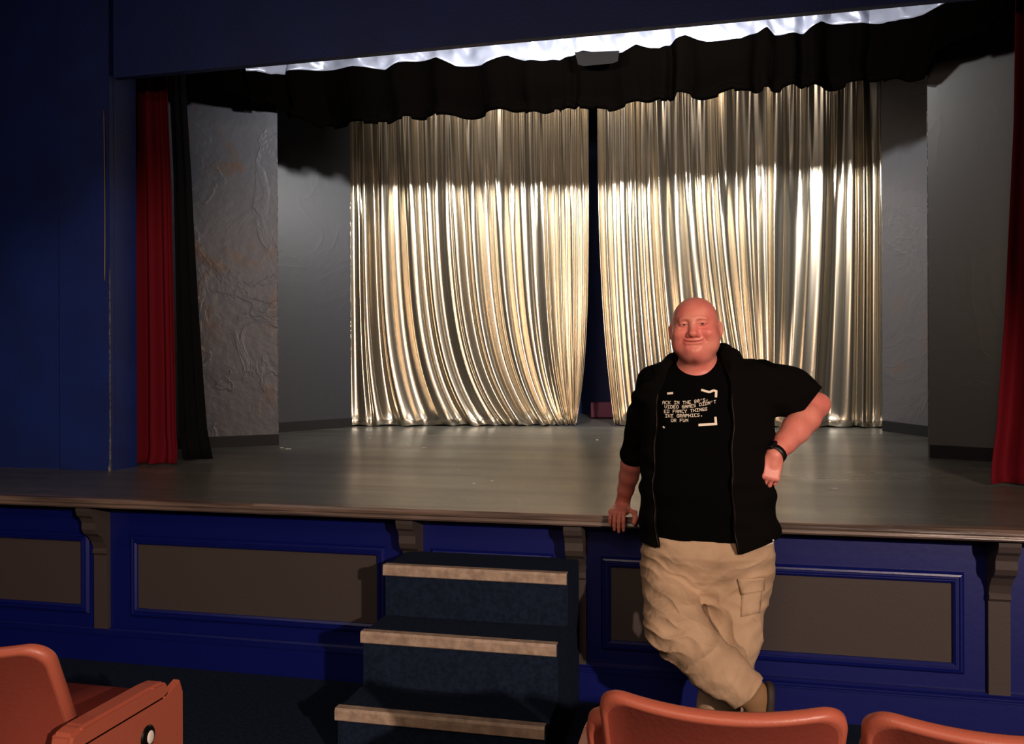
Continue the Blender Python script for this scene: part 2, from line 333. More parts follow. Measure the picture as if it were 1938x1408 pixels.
# ------------------------------------------------------------------ gold curtains
def fold_profile(n, rs, nf, dense=None):
    s = np.linspace(0, 1, n)
    edges = [0.0]
    while edges[-1] < 1:
        wd = (0.25 + 1.7 * rs.random() ** 1.7) / nf
        if dense is not None: wd *= dense(edges[-1])
        edges.append(edges[-1] + wd)
    edges = np.array(edges) / edges[-1]
    ph = np.interp(s, edges, np.arange(len(edges)))
    amp = np.interp(s, edges, rs.random(len(edges)) * .7 + .45)
    wsz = np.interp(s, edges, np.append(np.diff(edges), .05))
    base = np.cos(2 * PI * ph)
    prof = np.sign(base) * np.abs(base) ** .8 * amp * np.clip(wsz * nf, .3, 1.3)
    fine = np.sin(2 * PI * (ph * 2.3 + np.sin(ph))) * .12 + np.sin(2 * PI * ph * 4.1) * .03
    k = np.exp(-np.linspace(-2.2, 2.2, max(5, n // 110) | 1) ** 2); k /= k.sum(); h = len(k) // 2
    sm = lambda a: np.convolve(np.pad(a, h, mode='edge'), k, 'valid')
    return s, sm(sm(prof)), sm(sm(fine))
def gold_curtain(p, q, warp, seed, nf, dense, label, nx=1300, nz=100, top=4.25, amp=.05):
    rs = np.random.RandomState(seed)
    s, pr, fi = fold_profile(nx, rs, nf, dense)
    s2, pr2, fi2 = fold_profile(nx, rs, nf * 1.9, dense)
    p = np.array(p); q = np.array(q); d = q - p; d[2] = 0; L = np.linalg.norm(d); d /= L; nrm = np.array((d[1], -d[0], 0))
    V = np.zeros((nz, nx, 3))
    for j in range(nz):
        u = (j / (nz - 1)) ** .85                 # 0 at floor .. 1 top
        z0 = .004
        ww = np.clip(s + warp(s, 1 - u), 0, 1)
        mixt = np.clip((u - .55) / .45, 0, 1) ** 1.3
        off = (pr * (1 - mixt * .75) + pr2 * mixt * .75) * amp * (1 - .25 * mixt) + (fi * (1 - mixt) * .18 + fi2 * mixt * .5) * amp
        foot = np.exp(-u * top / .07)
        off = off * (1 - .35 * foot) + foot * (.03 + .015 * np.sin(s * 40 + pr * 2) + .006 * np.sin(s * 130))
        xy = p[None, :2] + d[None, :2] * (ww * L)[:, None] + nrm[None, :2] * off[:, None]
        V[j, :, :2] = xy
        zb = np.array([deck_z(y) for y in xy[:, 1]])
        V[j, :, 2] = zb + z0 + (top - zb) * u + foot * .006 * (1 + np.sin(s * 90))
    o = grid_obj('gold_curtain', V, M['gold'], None, .003)
    tag(o, label, 'curtain'); return o
gl, gm1, gm2, gr = F(664, 806), F(1116, 805), F(1133, 805), F(1672, 809)
gold_curtain(gl, gm1, lambda s, v: (.15 * v ** 6.5 + .07 * v ** 2) * np.sin(PI * np.clip(s, 0, 1) ** .9) - .055 * s ** 5 * v ** 5, 11, 12, lambda e: 1.25 if e < .45 else (.8 if e < .75 else .42), 'gold lamé curtain left of the centre gap, folds sweeping to the right at its foot')
gold_curtain(gm2, gr, lambda s, v: (.13 * np.sin(PI * s) ** 1.5 * np.clip((.62 - s) * 5, -1, 1) * v ** 2.4) + .06 * (1 - s) ** 5 * v ** 3 , 23, 13, lambda e: .45 if e < .12 else (1.35 if e < .7 else .85), 'gold lamé curtain right of the centre gap, behind the standing man')
# seen through the gap: crimson block at the foot of the rear wall
cr = pb('low_box', [(F(1108, 800)[0], F(1160, 800)[0] + .1, 8.45, 8.7, deck_z(8.7) + .001, deck_z(8.7) + .15)], M['crimson']); tag(cr, 'low crimson box on the floor seen through the gap between the gold curtains', 'box')
# ------------------------------------------------------------------ red house curtains
def red_curtain(x0, x1, y, top, flare, seed, label, folds, lining=None):
    rs = np.random.RandomState(seed); nx, nz = 260, 60
    root = empty('house_curtain', ((x0 + x1) / 2, y, DZ), label=label, cat='curtain')
    s, pr, fi = fold_profile(nx, rs, folds)
    V = np.zeros((nz, nx, 3))
    for j in range(nz):
        u = j / (nz - 1); v = 1 - u
        a, b = flare(v)
        xs = (x0 + a) + ((x1 + b) - (x0 + a)) * s
        V[j, :, 0] = xs; V[j, :, 1] = y - (pr * .05 + fi * .02) * (.55 + .45 * v) - np.exp(-u * 40) * .05 * (1 + .5 * np.sin(s * 19))
        V[j, :, 2] = deck_z(y) + .012 + (top - DZ) * u
    grid_obj('velvet', V, M['red'], root, .006)
    if lining:
        a0, a1 = lining
        W = np.zeros((30, 30, 3))
        for j in range(30):
            u = j / 29; v = 1 - u; a, b = flare(v)
            t = np.linspace(0, 1, 30); xa = a0(v); xb = a1(v)
            W[j, :, 0] = xa + (xb - xa) * t; W[j, :, 1] = y + .07 + .1 * t + .012 * np.sin(t * 14); W[j, :, 2] = DZ + .03 + (top - DZ) * u
        grid_obj('lining', W, M['lining'], root, .005)
    return root
YC = 5.12
xa = A(236, 880, YC)[0] - .12; xt = A(314, 200, YC)[0]; xm = A(323, 400, YC)[0]; xb_ = A(334, 700, YC)[0]
xf = lambda v: np.interp(v, [0, .35, .75, .93, 1], [xt - .01, xt + .04, xb_ - .01, xb_ + .0, xb_ + .03])
red_curtain(xa, 0, YC, 3.9, lambda v: (0.02 - .06 * max(0, v - .8), xf(v)), 3, 'dark red velvet curtain hanging at the left side of the stage opening', 7,
            lining=(lambda v: xf(v) - .03, lambda v: xf(v) + .02 + .11 * v ** 2))
xr = lambda v: np.interp(v, [0, .35, .7, .9, 1], [A(1921, 60, YC)[0], A(1914, 250, YC)[0], A(1896, 650, YC)[0], A(1880, 800, YC)[0], A(1864, 915, YC)[0]])
red_curtain(0, 2.5, YC, 3.9, lambda v: (xr(v), .1), 8, 'bright red velvet curtain at the right side of the stage opening', 9)
# ------------------------------------------------------------------ black valance with silver heading
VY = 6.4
val = empty('valance', (-1, VY, 3.5), label='black pleated valance with crumpled silver heading hanging across the stage top, its ends standing in for shade on the flats', cat='valance')
rs = np.random.RandomState(5)
nx = 900
s, pr, fi = fold_profile(nx, rs, 19)
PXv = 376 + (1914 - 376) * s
Yv = np.interp(PXv, (376, 430, 520, 560, 620, 1640, 1700, 1764, 1914), (5.6, 5.78, 6.06, 6.3, VY, VY, 6.2, 5.95, 5.62))  # both ends carried forward over the flats as black cloth replacing shade
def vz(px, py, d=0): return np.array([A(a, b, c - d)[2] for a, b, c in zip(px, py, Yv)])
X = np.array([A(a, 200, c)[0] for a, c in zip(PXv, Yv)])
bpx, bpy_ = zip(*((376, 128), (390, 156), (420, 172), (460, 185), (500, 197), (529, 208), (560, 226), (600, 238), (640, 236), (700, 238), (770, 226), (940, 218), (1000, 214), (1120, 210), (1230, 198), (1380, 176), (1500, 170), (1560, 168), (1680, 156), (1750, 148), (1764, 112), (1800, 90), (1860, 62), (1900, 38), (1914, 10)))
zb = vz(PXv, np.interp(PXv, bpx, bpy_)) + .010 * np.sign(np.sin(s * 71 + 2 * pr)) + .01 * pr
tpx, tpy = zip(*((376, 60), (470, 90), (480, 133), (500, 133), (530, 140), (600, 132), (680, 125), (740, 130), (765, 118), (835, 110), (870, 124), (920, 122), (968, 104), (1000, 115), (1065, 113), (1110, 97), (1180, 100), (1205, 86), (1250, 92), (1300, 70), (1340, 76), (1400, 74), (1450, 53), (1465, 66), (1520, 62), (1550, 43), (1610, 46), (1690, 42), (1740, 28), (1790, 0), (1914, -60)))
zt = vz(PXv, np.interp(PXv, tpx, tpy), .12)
nz = 26
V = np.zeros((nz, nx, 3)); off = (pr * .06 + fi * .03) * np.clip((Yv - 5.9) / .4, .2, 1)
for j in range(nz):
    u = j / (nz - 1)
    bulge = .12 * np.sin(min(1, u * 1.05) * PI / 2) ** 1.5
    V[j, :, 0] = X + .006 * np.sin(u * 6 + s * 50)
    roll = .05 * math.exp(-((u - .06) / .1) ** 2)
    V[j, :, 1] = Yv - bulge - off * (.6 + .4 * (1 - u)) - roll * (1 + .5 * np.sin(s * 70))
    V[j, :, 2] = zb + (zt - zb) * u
grid_obj('skirt_with_shade_ends', V, M['black_drape'], val, .004)
W = np.zeros((30, nx, 3))
top = V[-1]
for j in range(30):
    u = j / 29
    cr_ = .03 * np.sin(s * 83 + 5 * u + 2 * np.sin(s * 31)) * np.sin(u * PI) + .022 * np.sin(s * 157 - 9 * u + np.sin(s * 57)) * np.sin(u * PI) + .015 * np.sin(s * 260 + 14 * u)
    W[j, :, 0] = top[:, 0]; W[j, :, 1] = top[:, 1] * (1 - u) + (Yv + .1) * u - .06 * np.sin(u * PI) + cr_ * min(1, u * 6)
    W[j, :, 2] = top[:, 2] + (4.45 - top[:, 2]) * u
grid_obj('silver_heading', W, M['silver'], val, .004)
pt = [A(1088, 99, 6.17), A(1172, 96, 6.17), A(1169, 116, 6.17), A(1158, 120, 6.17), A(1105, 125, 6.17), A(1094, 122, 6.17)]
me = mesh('patch', [p for p in pt] + [p + np.array((0, .006, 0)) for p in pt], [(0, 1, 2, 3, 4, 5), (11, 10, 9, 8, 7, 6)] + [(i, (i + 1) % 6, 6 + (i + 1) % 6, 6 + i) for i in range(6)])
pa = link('patch', me, mat('grey_card', srgb(12, 10, 10), .9, spec=.1), val); pa['label'] = 'pale grey patch'
# cable down the left pilaster
cb = loft_tube('cable', [(OX0 - .03 + .004 * math.sin(z * 3), 4.728, z) for z in np.linspace(2.1, 3.2, 24)], .004, mat('cable', srgb(120, 96, 60), .4))
tag(cb, 'thin tan cable running down the blue pilaster left of the stage opening', 'cable')
# plaster crumbs on the deck
for i, (px, py, sz) in enumerate(((545, 850, .03), (533, 848, .018), (771, 843, .012), (803, 848, .022), (868, 915 - 25, .008), (1576, 925, .03), (1130, 833, .01), (931, 911, .012), (897, 916, .01), (700, 830, .009), (520, 833, .01), (1490, 848, .012))):
    p = F(px, py); bm = bmesh.new()
    bmesh.ops.create_icosphere(bm, subdivisions=2, radius=1, matrix=Matrix.Translation((p[0], p[1], p[2] + .0025)) @ Matrix.Diagonal((sz, sz * .45, .0035, 1)))
    rr = random.Random(i)
    for v in bm.verts: v.co += Vector((rr.uniform(-1, 1), rr.uniform(-1, 1), 0)) * sz * .15
    me = bpy.data.meshes.new('plaster_chip'); bm.to_mesh(me); bm.free()
    lab = {0: 'largest white plaster chip on the deck at the foot of the front left flat', 5: 'white plaster chip on the deck right of the man near the stage edge'}.get(i, 'tiny white plaster chip lying on the grey stage deck')
    tag(link('plaster_chip', me, M['chip']), lab, 'debris', 'plaster chips scattered on the stage deck')
# ------------------------------------------------------------------ theatre seats
def slab(name, outline, thick, m, parent, curve, base, tilt, crown=.0):
    # outline in (x, z) of a panel; curved across x, tilted about its foot; local to the seat
    bm = bmesh.new(); n = len(outline)
    rings = []
    for (off, sc) in ((.004, .93), (.0, .95), (0, .975), (.007, 1.0), (thick - .006, 1.0), (thick, .985), (thick, .965)):
        r = []
        cz = sum(p[1] for p in outline) / n
        for x, z in outline:
            xx = x * sc; zz = cz + (z - cz) * sc; dd = off
            r.append(bm.verts.new((xx, dd, zz)))
        rings.append(r)
    for a, b in zip(rings[:-1], rings[1:]):
        for i in range(n): bm.faces.new((a[i], a[(i + 1) % n], b[(i + 1) % n], b[i]))
    # filled faces as strips across x
    def cap(r, flip):
        h = n // 2
        for i in range(h - 1):
            f = (r[i], r[i + 1], r[n - 2 - i], r[n - 1 - i])
            try: bm.faces.new(f if flip else f[::-1])
            except ValueError: pass
    n0 = len(bm.faces); cap(rings[0], True); bm.faces.ensure_lookup_table(); rear = bm.faces[n0:]
    for f in rear: f.material_index = 1
    cap(rings[-1], False)
    bmesh.ops.recalc_face_normals(bm, faces=bm.faces)
    for v in bm.verts:
        x, y, z = v.co
        y += curve * (x / .24) ** 2
        yy = y * math.cos(tilt) - z * math.sin(tilt) * -1 * -1
        v.co = (x, base[1] + y * math.cos(tilt) - z * math.sin(tilt), base[2] + z * math.cos(tilt) + y * math.sin(tilt))
    me = bpy.data.meshes.new(name); bm.to_mesh(me); bm.free()
    me.materials.append(m); me.materials.append(M['vinyl_shaded_back']); return link(name, me, None, parent, True, world=False)
def outline_panel(wt, wb, h, r, z0=0, n=10, k=14):
    top = []
    for i in range(n + 1):
        a = PI / 2 * i / n
        top.append((-wt + r - r * math.cos(a), h - r + r * math.sin(a)))
    mid = [(-wt + r + (2 * wt - 2 * r) * i / k, h) for i in range(1, k)]
    right = [(-x, z) for x, z in reversed(top)]
    up = [(x, z) for x, z in top] + mid + right
    bot = []
    for x, z in reversed(up): bot.append((x * wb / wt, z0))
    # match x for strips
    return up + bot
def seat_box(name, boxes, m, parent, bevel=.008, rotx=None):
    bm = bmesh.new()
    for (x0, x1, y0, y1, z0, z1) in boxes:
        bmesh.ops.create_cube(bm, size=1, matrix=Matrix.Translation(((x0 + x1) / 2, (y0 + y1) / 2, (z0 + z1) / 2)) @ Matrix.Diagonal((x1 - x0, y1 - y0, z1 - z0, 1)))
    bmesh.ops.bevel(bm, geom=bm.edges[:], offset=bevel, segments=3, affect='EDGES')
    if rotx:
        o, a = rotx; bmesh.ops.transform(bm, matrix=Matrix.Translation(o) @ Matrix.Rotation(a, 4, 'X') @ Matrix.Translation(-Vector(o)), verts=bm.verts)
    me = bpy.data.meshes.new(name); bm.to_mesh(me); bm.free(); return link(name, me, m, parent, True, world=False)
def prism_local(name, prof, x0, x1, m, parent, bevel=.006):
    n = len(prof); bm = bmesh.new()
    a = [bm.verts.new((x0, y, z)) for y, z in prof]; b = [bm.verts.new((x1, y, z)) for y, z in prof]
    for i in range(n): bm.faces.new((a[i], a[(i + 1) % n], b[(i + 1) % n], b[i]))
    bm.faces.new(a[::-1]); bm.faces.new(b); bmesh.ops.recalc_face_normals(bm, faces=bm.faces)
    if bevel: bmesh.ops.bevel(bm, geom=bm.edges[:], offset=bevel, segments=2, affect='EDGES')
    me = bpy.data.meshes.new(name); bm.to_mesh(me); bm.free(); return link(name, me, m, parent, False, world=False)
def theatre_seat(x, y, label, arms, shift=0):
    t = empty('theatre_seat', (x, y, 0), label=label, cat='seat', group='theatre seats in the front row')
    tilt = math.radians(24)
    # backrest foot; top edge of the back at y~0, z~.85
    H = .50; b = (0, H * math.sin(tilt), .825 - H * math.cos(tilt))
    slab('backrest', outline_panel(.243, .225, H, .055), .03, M['vinyl'], t, .05, b, tilt)
    cu = slab('back_cushion', outline_panel(.235, .220, H - .085, .06), .045, M['vinyl_cush'], t, .05, (b[0], b[1] + .03, b[2] + .008), tilt); cu.location.x = shift
    # tip-up seat
    seat_box('seat_pad', [(-.225, .225, .30, .60, .36, .43)], M['vinyl_dark'], t, .02, ((0, .30, .40), math.radians(27)))
    for sx in arms:
        xx = sx * (.287 if len(arms) > 1 and x < 0 or x < .1 else .2585); hw = .03 if x < .1 else .02
        prism_local('armrest', [(.04, .600), (.05, .637), (.09, .645), (.36, .645), (.41, .640), (.432, .615), (.42, .585), (.06, .585)], xx - hw, xx + hw, M['vinyl'], t, .009)
        sp = prism_local('side_panel', [(.08, .03), (.08, .60), (.40, .60), (.47, .625), (.485, .585), (.485, .12), (.42, .03)], xx - .012 + sx * .022, xx + .012 + sx * .022, M['vinyl'], t, .004)
        bm = bmesh.new()
        bmesh.ops.create_uvsphere(bm, u_segments=16, v_segments=10, radius=1, matrix=Matrix.Translation((xx + sx * .033, .325, .520)) @ Matrix.Diagonal((.010, .030, .032, 1)))
        me = bpy.data.meshes.new('bolt_cover'); bm.to_mesh(me); bm.free(); q = link('bolt_cover', me, M['seat_metal'], sp, True, world=False)
        bm = bmesh.new(); bmesh.ops.create_uvsphere(bm, u_segments=14, v_segments=8, radius=1, matrix=Matrix.Translation((xx + sx * .043, .325, .520)) @ Matrix.Diagonal((.004, .014, .018, 1)))
        me = bpy.data.meshes.new('bolt'); bm.to_mesh(me); bm.free(); link('bolt', me, M['chip'], sp, True, world=False)['label'] = 'cream coloured bolt head'
        seat_box('foot', [(xx - .03, xx + .03, .06, .46, 0, .03)], M['seat_metal'], t)
        seat_box('hinge', [(min(0, sx) * .29 + (.22 if sx > 0 else .0), min(0, sx) * .22 + (.29 if sx > 0 else .0), .28, .32, .40, .44)] , M['seat_metal'], t)
    return t
M['vinyl_cush'] = M['vinyl']
theatre_seat(-1.795, 1.675, 'terracotta vinyl theatre seat with exposed armrest, at the left side of the aisle', (-1, 1), -.055)
theatre_seat(.022, 1.68, 'terracotta theatre seat back at the right of the aisle, directly in front of the man', (-1,), -.045)
theatre_seat(.535, 1.68, 'terracotta theatre seat back second from the aisle, in the bottom right corner', (-1, 1))
# ------------------------------------------------------------------ implicit surfaces for the figure
def v3(*a): return np.array(a, dtype=np.float64)
def cone(a, b, ra, rb):
    a = np.array(a, float); b = np.array(b, float); ba = b - a; L2 = max(1e-12, float(ba @ ba))
    def f(P):
        h = np.clip(((P - a) @ ba) / L2, 0, 1)
        return np.linalg.norm(P - a - h[:, None] * ba, axis=1) - (ra + (rb - ra) * h)
    return (f, (a + b) / 2, math.sqrt(L2) / 2 + max(ra, rb))
def ell(c, r, R=None):
    c = np.array(c, float); r = np.array(r, float); R_ = None if R is None else np.array(R, float)
    def f(P):
        q = P - c
        if R_ is not None: q = q @ R_
        k0 = np.linalg.norm(q / r, axis=1); k1 = np.linalg.norm(q / (r * r), axis=1) + 1e-9
        return k0 * (k0 - 1) / k1
    return (f, c, float(max(r)))
def rbox(c, hs, r, R=None):
    c = np.array(c, float); hs = np.array(hs, float); R_ = None if R is None else np.array(R, float)
    def f(P):
        q = P - c
        if R_ is not None: q = q @ R_
        q = np.abs(q) - (hs - r)
        return np.linalg.norm(np.maximum(q, 0), axis=1) + np.minimum(q.max(axis=1), 0) - r
    return (f, c, float(np.linalg.norm(hs)))
def loft(rows, e=2.0, zend=True):      # rows (z, cx, cy, rx, ry) rising z
    R = np.array(sorted(rows), float)
    def f(P):
        z = P[:, 2]; cx, cy, rx, ry = (np.interp(z, R[:, 0], R[:, i]) for i in (1, 2, 3, 4))
        q = (np.abs((P[:, 0] - cx) / rx) ** e + np.abs((P[:, 1] - cy) / ry) ** e) ** (1 / e)
        d = (q - 1) * np.minimum(rx, ry)
        return np.maximum(d, np.maximum(R[0, 0] - z, z - R[-1, 0]))
    c = R[:, (1, 2, 0)].mean(axis=0); rad = max(np.linalg.norm(R[:, (1, 2, 0)] - c, axis=1) + R[:, 3:].max(axis=1))
    return (f, c, float(rad))
def xform(prims, O, Rm):               # prims given in a local frame; Rm columns = local axes in world
    out = []
    for op, (f, c, r), k in prims:
        g = (lambda f: (lambda P: f((P - O) @ Rm)))(f)
        out.append((op, (g, O + Rm @ c, r), k))
    return out
def evalf(ops, P, bc=None, br=0):
    d = np.full(len(P), 1.0)
    for op, (f, c, r), k in ops:
        if bc is not None and c is not None and np.linalg.norm(bc - c) - r > br + k * 1.5 + .05: continue
        if op == 'u':
            g = f(P)
            if k > 0:
                h = np.maximum(k - np.abs(d - g), 0) / k; d = np.minimum(d, g) - h * h * k * .25
            else: d = np.minimum(d, g)
        elif op == 's':
            g = -f(P)
            if k > 0:
                h = np.maximum(k - np.abs(d - g), 0) / k; d = np.maximum(d, g) + h * h * k * .25
            else: d = np.maximum(d, g)
        elif op == 'i': d = np.maximum(d, f(P))
        elif op == 'd': d = d + f(P)
    return d
def polygonize(name, ops, lo, hi, h, m, parent, B=20):
    lo = np.array(lo, float); hi = np.array(hi, float)
    nb = np.ceil((hi - lo) / (h * B)).astype(int); N = nb * B + 4
    br = h * B * math.sqrt(3) / 2 + h
    g = np.stack(np.meshgrid(*[np.arange(n) for n in nb], indexing='ij'), -1).reshape(-1, 3)
    cen = lo + (g * B + B / 2) * h
    dc = evalf(ops, cen)
    act = g[np.abs(dc) < br * 1.6 + .012]; 
    ar = np.arange(-1, B + 1)
    L = np.stack(np.meshgrid(ar, ar, ar, indexing='ij'), -1).reshape(-1, 3)
    n = B + 2
    cid, cpos, quads = [], [], []
    key = lambda I: ((I[:, 0] + 2) * (N[1] + 4) + (I[:, 1] + 2)) * (N[2] + 4) + (I[:, 2] + 2)
    for b in act:
        base = b * B; P = lo + (base + L) * h; bc = lo + (base + B / 2) * h
        D = evalf(ops, P, bc, br + h).reshape(n, n, n)
        if D.min() > 0 or D.max() < 0: continue
        Sg = D < 0
        corners = [(i, j, k) for i in (0, 1) for j in (0, 1) for k in (0, 1)]
        cnt = sum(Sg[i:n - 1 + i, j:n - 1 + j, k:n - 1 + k].astype(np.int8) for i, j, k in corners)
        # cells owned: local index 1..B (i.e. offsets 0..B-1) -> array index 1..B ; index 0 not owned
        I = np.argwhere((cnt > 0) & (cnt < 8)); I = I[(I.min(axis=1) >= 1)]
        if len(I):
            acc = np.zeros((len(I), 3)); wt = np.zeros(len(I))
            for a in range(8):
                for c_ in range(a + 1, 8):
                    da = np.array(corners[a]); db = np.array(corners[c_])
                    if np.abs(da - db).sum() != 1: continue
                    va = D[I[:, 0] + da[0], I[:, 1] + da[1], I[:, 2] + da[2]]; vb = D[I[:, 0] + db[0], I[:, 1] + db[1], I[:, 2] + db[2]]
                    mk = (va < 0) != (vb < 0); t = np.where(mk, va / np.where(mk, va - vb, 1), 0)
                    acc += np.where(mk[:, None], da + (db - da) * t[:, None], 0); wt += mk
            gi = base + I - 1
            cid.append(key(gi)); cpos.append(lo + (gi + acc / wt[:, None]) * h)
        for ax in range(3):
            o1, o2 = [(1, 2), (2, 0), (0, 1)][ax]
            sl = [slice(1, n - 1)] * 3; s2 = list(sl); s2[ax] = slice(2, n)
            s0 = Sg[tuple(sl)]; s1 = Sg[tuple(s2)]
            E = np.argwhere(s0 != s1)
            if not len(E): continue
            inn = s0[E[:, 0], E[:, 1], E[:, 2]]
            G = base + E
            e1 = np.zeros(3, int); e1[o1] = 1; e2 = np.zeros(3, int); e2[o2] = 1
            q = np.stack([key(G), key(G - e1), key(G - e1 - e2), key(G - e2)], 1)
            q[~inn] = q[~inn][:, ::-1]
            quads.append(q)
    cid = np.concatenate(cid); cpos = np.concatenate(cpos); quads = np.concatenate(quads)
    o = np.argsort(cid); cid = cid[o]; cpos = cpos[o]
    ix = np.clip(np.searchsorted(cid, quads), 0, len(cid) - 1); ok = (cid[ix] == quads).all(axis=1); ix = ix[ok]
    me = bpy.data.meshes.new(name)
    me.vertices.add(len(cpos)); me.vertices.foreach_set('co', cpos.astype(np.float32).ravel())
    me.loops.add(ix.size); me.loops.foreach_set('vertex_index', ix.astype(np.int32).ravel())
    me.polygons.add(len(ix)); me.polygons.foreach_set('loop_start', np.arange(0, ix.size, 4, dtype=np.int32))
    me.polygons.foreach_set('loop_total', np.full(len(ix), 4, dtype=np.int32)); me.update(calc_edges=True); me.validate()
    return link(name, me, m, parent, True)
# ------------------------------------------------------------------ the man
man = empty('person', (A(1345, 1345, 3.3)[0], 3.3, 0), label='bald man in open black hooded jacket and khaki trousers leaning against the stage edge', cat='person')
Bd = []   # body ops
U = lambda p, k=.02: ('u', p, k)
Sb = lambda p, k=.01: ('s', p, k)
# --- head in a local frame: x picture-right, y out of the face, z up ; origin mid skull at eye height
yw = math.radians(-5); rl = math.radians(2)
HX = np.array((math.cos(yw), math.sin(yw) * -1 * -1, 0)); HYv = np.array((-math.sin(yw) * -1, -math.cos(yw), 0)); 
HX = np.array((math.cos(yw), math.sin(yw), 0)); HYv = np.array((math.sin(yw), -math.cos(yw), 0)); HZ = np.array((0, 0, 1.0))
HX2 = HX * math.cos(rl) + HZ * math.sin(rl); HZ2 = HZ * math.cos(rl) - HX * math.sin(rl)
HR = np.stack([HX2, HYv, HZ2], 1); HO = A(1316, 615, 3.36)
h = []
h.append(U(ell((0, -.012, .006), (.0855, .100, .096)), .0))
h.append(U(ell((0, .010, .030), (.074, .082, .068)), .03))
h.append(U(ell((0, .012, -.048), (.086, .074, .066)), .035))      # cheeks and jowls
h.append(U(ell((0, .032, -.088), (.058, .050, .036)), .03))       # jaw
for sx in (-1, 1):
    h.append(U(ell((sx * .052, .054, -.036), (.030, .034, .026)), .022))   # cheek
    h.append(U(ell((sx * .061, .018, -.075), (.026, .042, .036)), .03))    # jowl
h.append(U(ell((0, .068, -.101), (.024, .022, .019)), .022))      # chin
h.append(U(ell((0, .060, -.062), (.038, .028, .024)), .02))       # muzzle
h.append(U(ell((0, .084, .0155), (.052, .0155, .011)), .016))        # brow
for sx in (-1, 1):
    h.append(Sb(ell((sx * .034, .105, -.001), (.020, .020, .013)), .018))  # socket
# nose
h.append(U(cone((0, .086, .006), (.001, .102, -.034), .0095, .0145), .016))
h.append(U(ell((.001, .108, -.038), (.0155, .0125, .0125)), .008))
for sx in (-1, 1):
    h.append(U(ell((sx * .0185, .093, -.0425), (.0105, .0125, .0095)), .006))
    h.append(Sb(ell((sx * .009, .105, -.0525), (.005, .007, .0035)), .003))
# eyelids and slits
for sx in (-1, 1):
    h.append(U(ell((sx * .034, .0775, -.001), (.0175, .0145, .0125)), .006))
    h.append(Sb(ell((sx * .034, .0930, -.0020), (.0150, .010, .0024)), .0012))
    h.append(Sb(cone((sx * .022, .093, -.0135), (sx * .046, .086, -.013), .0022, .0018), .008))   # bag under the eye
    # smile lines
    a0 = [(sx * .023, .099, -.036), (sx * .033, .097, -.046), (sx * .043, .091, -.056), (sx * .0485, .083, -.068)]
    for p, q in zip(a0[:-1], a0[1:]): h.append(Sb(cone(p, q, .0046, .0040), .008))
# lips and mouth line
mp = [(-.042, .080, -.0600), (-.030, .087, -.0655), (-.014, .0915, -.0685), (.0, .0925, -.0685), (.014, .0915, -.0685), (.030, .087, -.0650), (.042, .080, -.0590)]
for p, q in zip(mp[1:-2], mp[2:-1]):
    h.append(U(cone((p[0] * .9, p[1] - .003, p[2] - .0068), (q[0] * .9, q[1] - .003, q[2] - .0068), .0052, .0052), .007))
    h.append(U(cone((p[0] * .8, p[1] - .005, p[2] + .005), (q[0] * .8, q[1] - .005, q[2] + .005), .0045, .0045), .008))
for p, q in zip(mp[:-1], mp[1:]): h.append(Sb(cone((p[0], p[1] + .0015, p[2]), (q[0], q[1] + .0015, q[2]), .0021, .0021), .003))
h.append(Sb(cone((-.018, .099, -.085), (.018, .099, -.085), .008, .008), .016))    # under the lip
h.append(Sb(cone((0, .0925, -.104), (0, .0925, -.097), .0016, .0016), .006))     # chin dimple
# ears
for sx in (-1, 1):
    th = math.radians(22) * sx
    Re = np.array(((math.cos(th), -math.sin(th), 0), (math.sin(th), math.cos(th), 0), (0, 0, 1)))
    ex = .0955 if sx < 0 else .091
    h.append(U(ell((sx * ex, -.010, -.022), (.0095, .018, .033), Re), .006))
    h.append(Sb(ell((sx * (ex + .006), -.000, -.018), (.006, .012, .022), Re), .003))
head_ops = xform(h, HO, HR)
Bd += head_ops
# neck and throat
nb = A(1322, 735, 3.42)
Bd.append(U(cone(HO + HR @ v3(0, -.02, -.06), nb, .068, .080), .03))
Bd.append(U(ell(HO + HR @ v3(0, .030, -.118), (.050, .045, .034)), .03))
# torso
def row(py, pl, pr_, cy, ry, Y=3.42, g=0):
    a = A(pl, py, Y); b = A(pr_, py, Y); return (a[2], (a[0] + b[0]) / 2, cy, (b[0] - a[0]) / 2 + g, ry + g)
TR = [row(1085, 1218, 1462, 3.44, .165), row(1030, 1216, 1466, 3.43, .175), row(975, 1218, 1466, 3.41, .190), row(920, 1216, 1463, 3.39, .200), row(860, 1220, 1458, 3.39, .195), row(800, 1222, 1456, 3.40, .175), row(750, 1226, 1452, 3.42, .150), row(715, 1236, 1440, 3.43, .125), row(690, 1262, 1402, 3.44, .085), row(672, 1290, 1370, 3.44, .05)]
def torso(g, lo=None):
    rows = [(z, cx, cy, max(.02, rx + g), max(.02, ry + g)) for z, cx, cy, rx, ry in TR]
    return loft(rows, 2.35)
Bd.append(U(torso(-.028), .03))
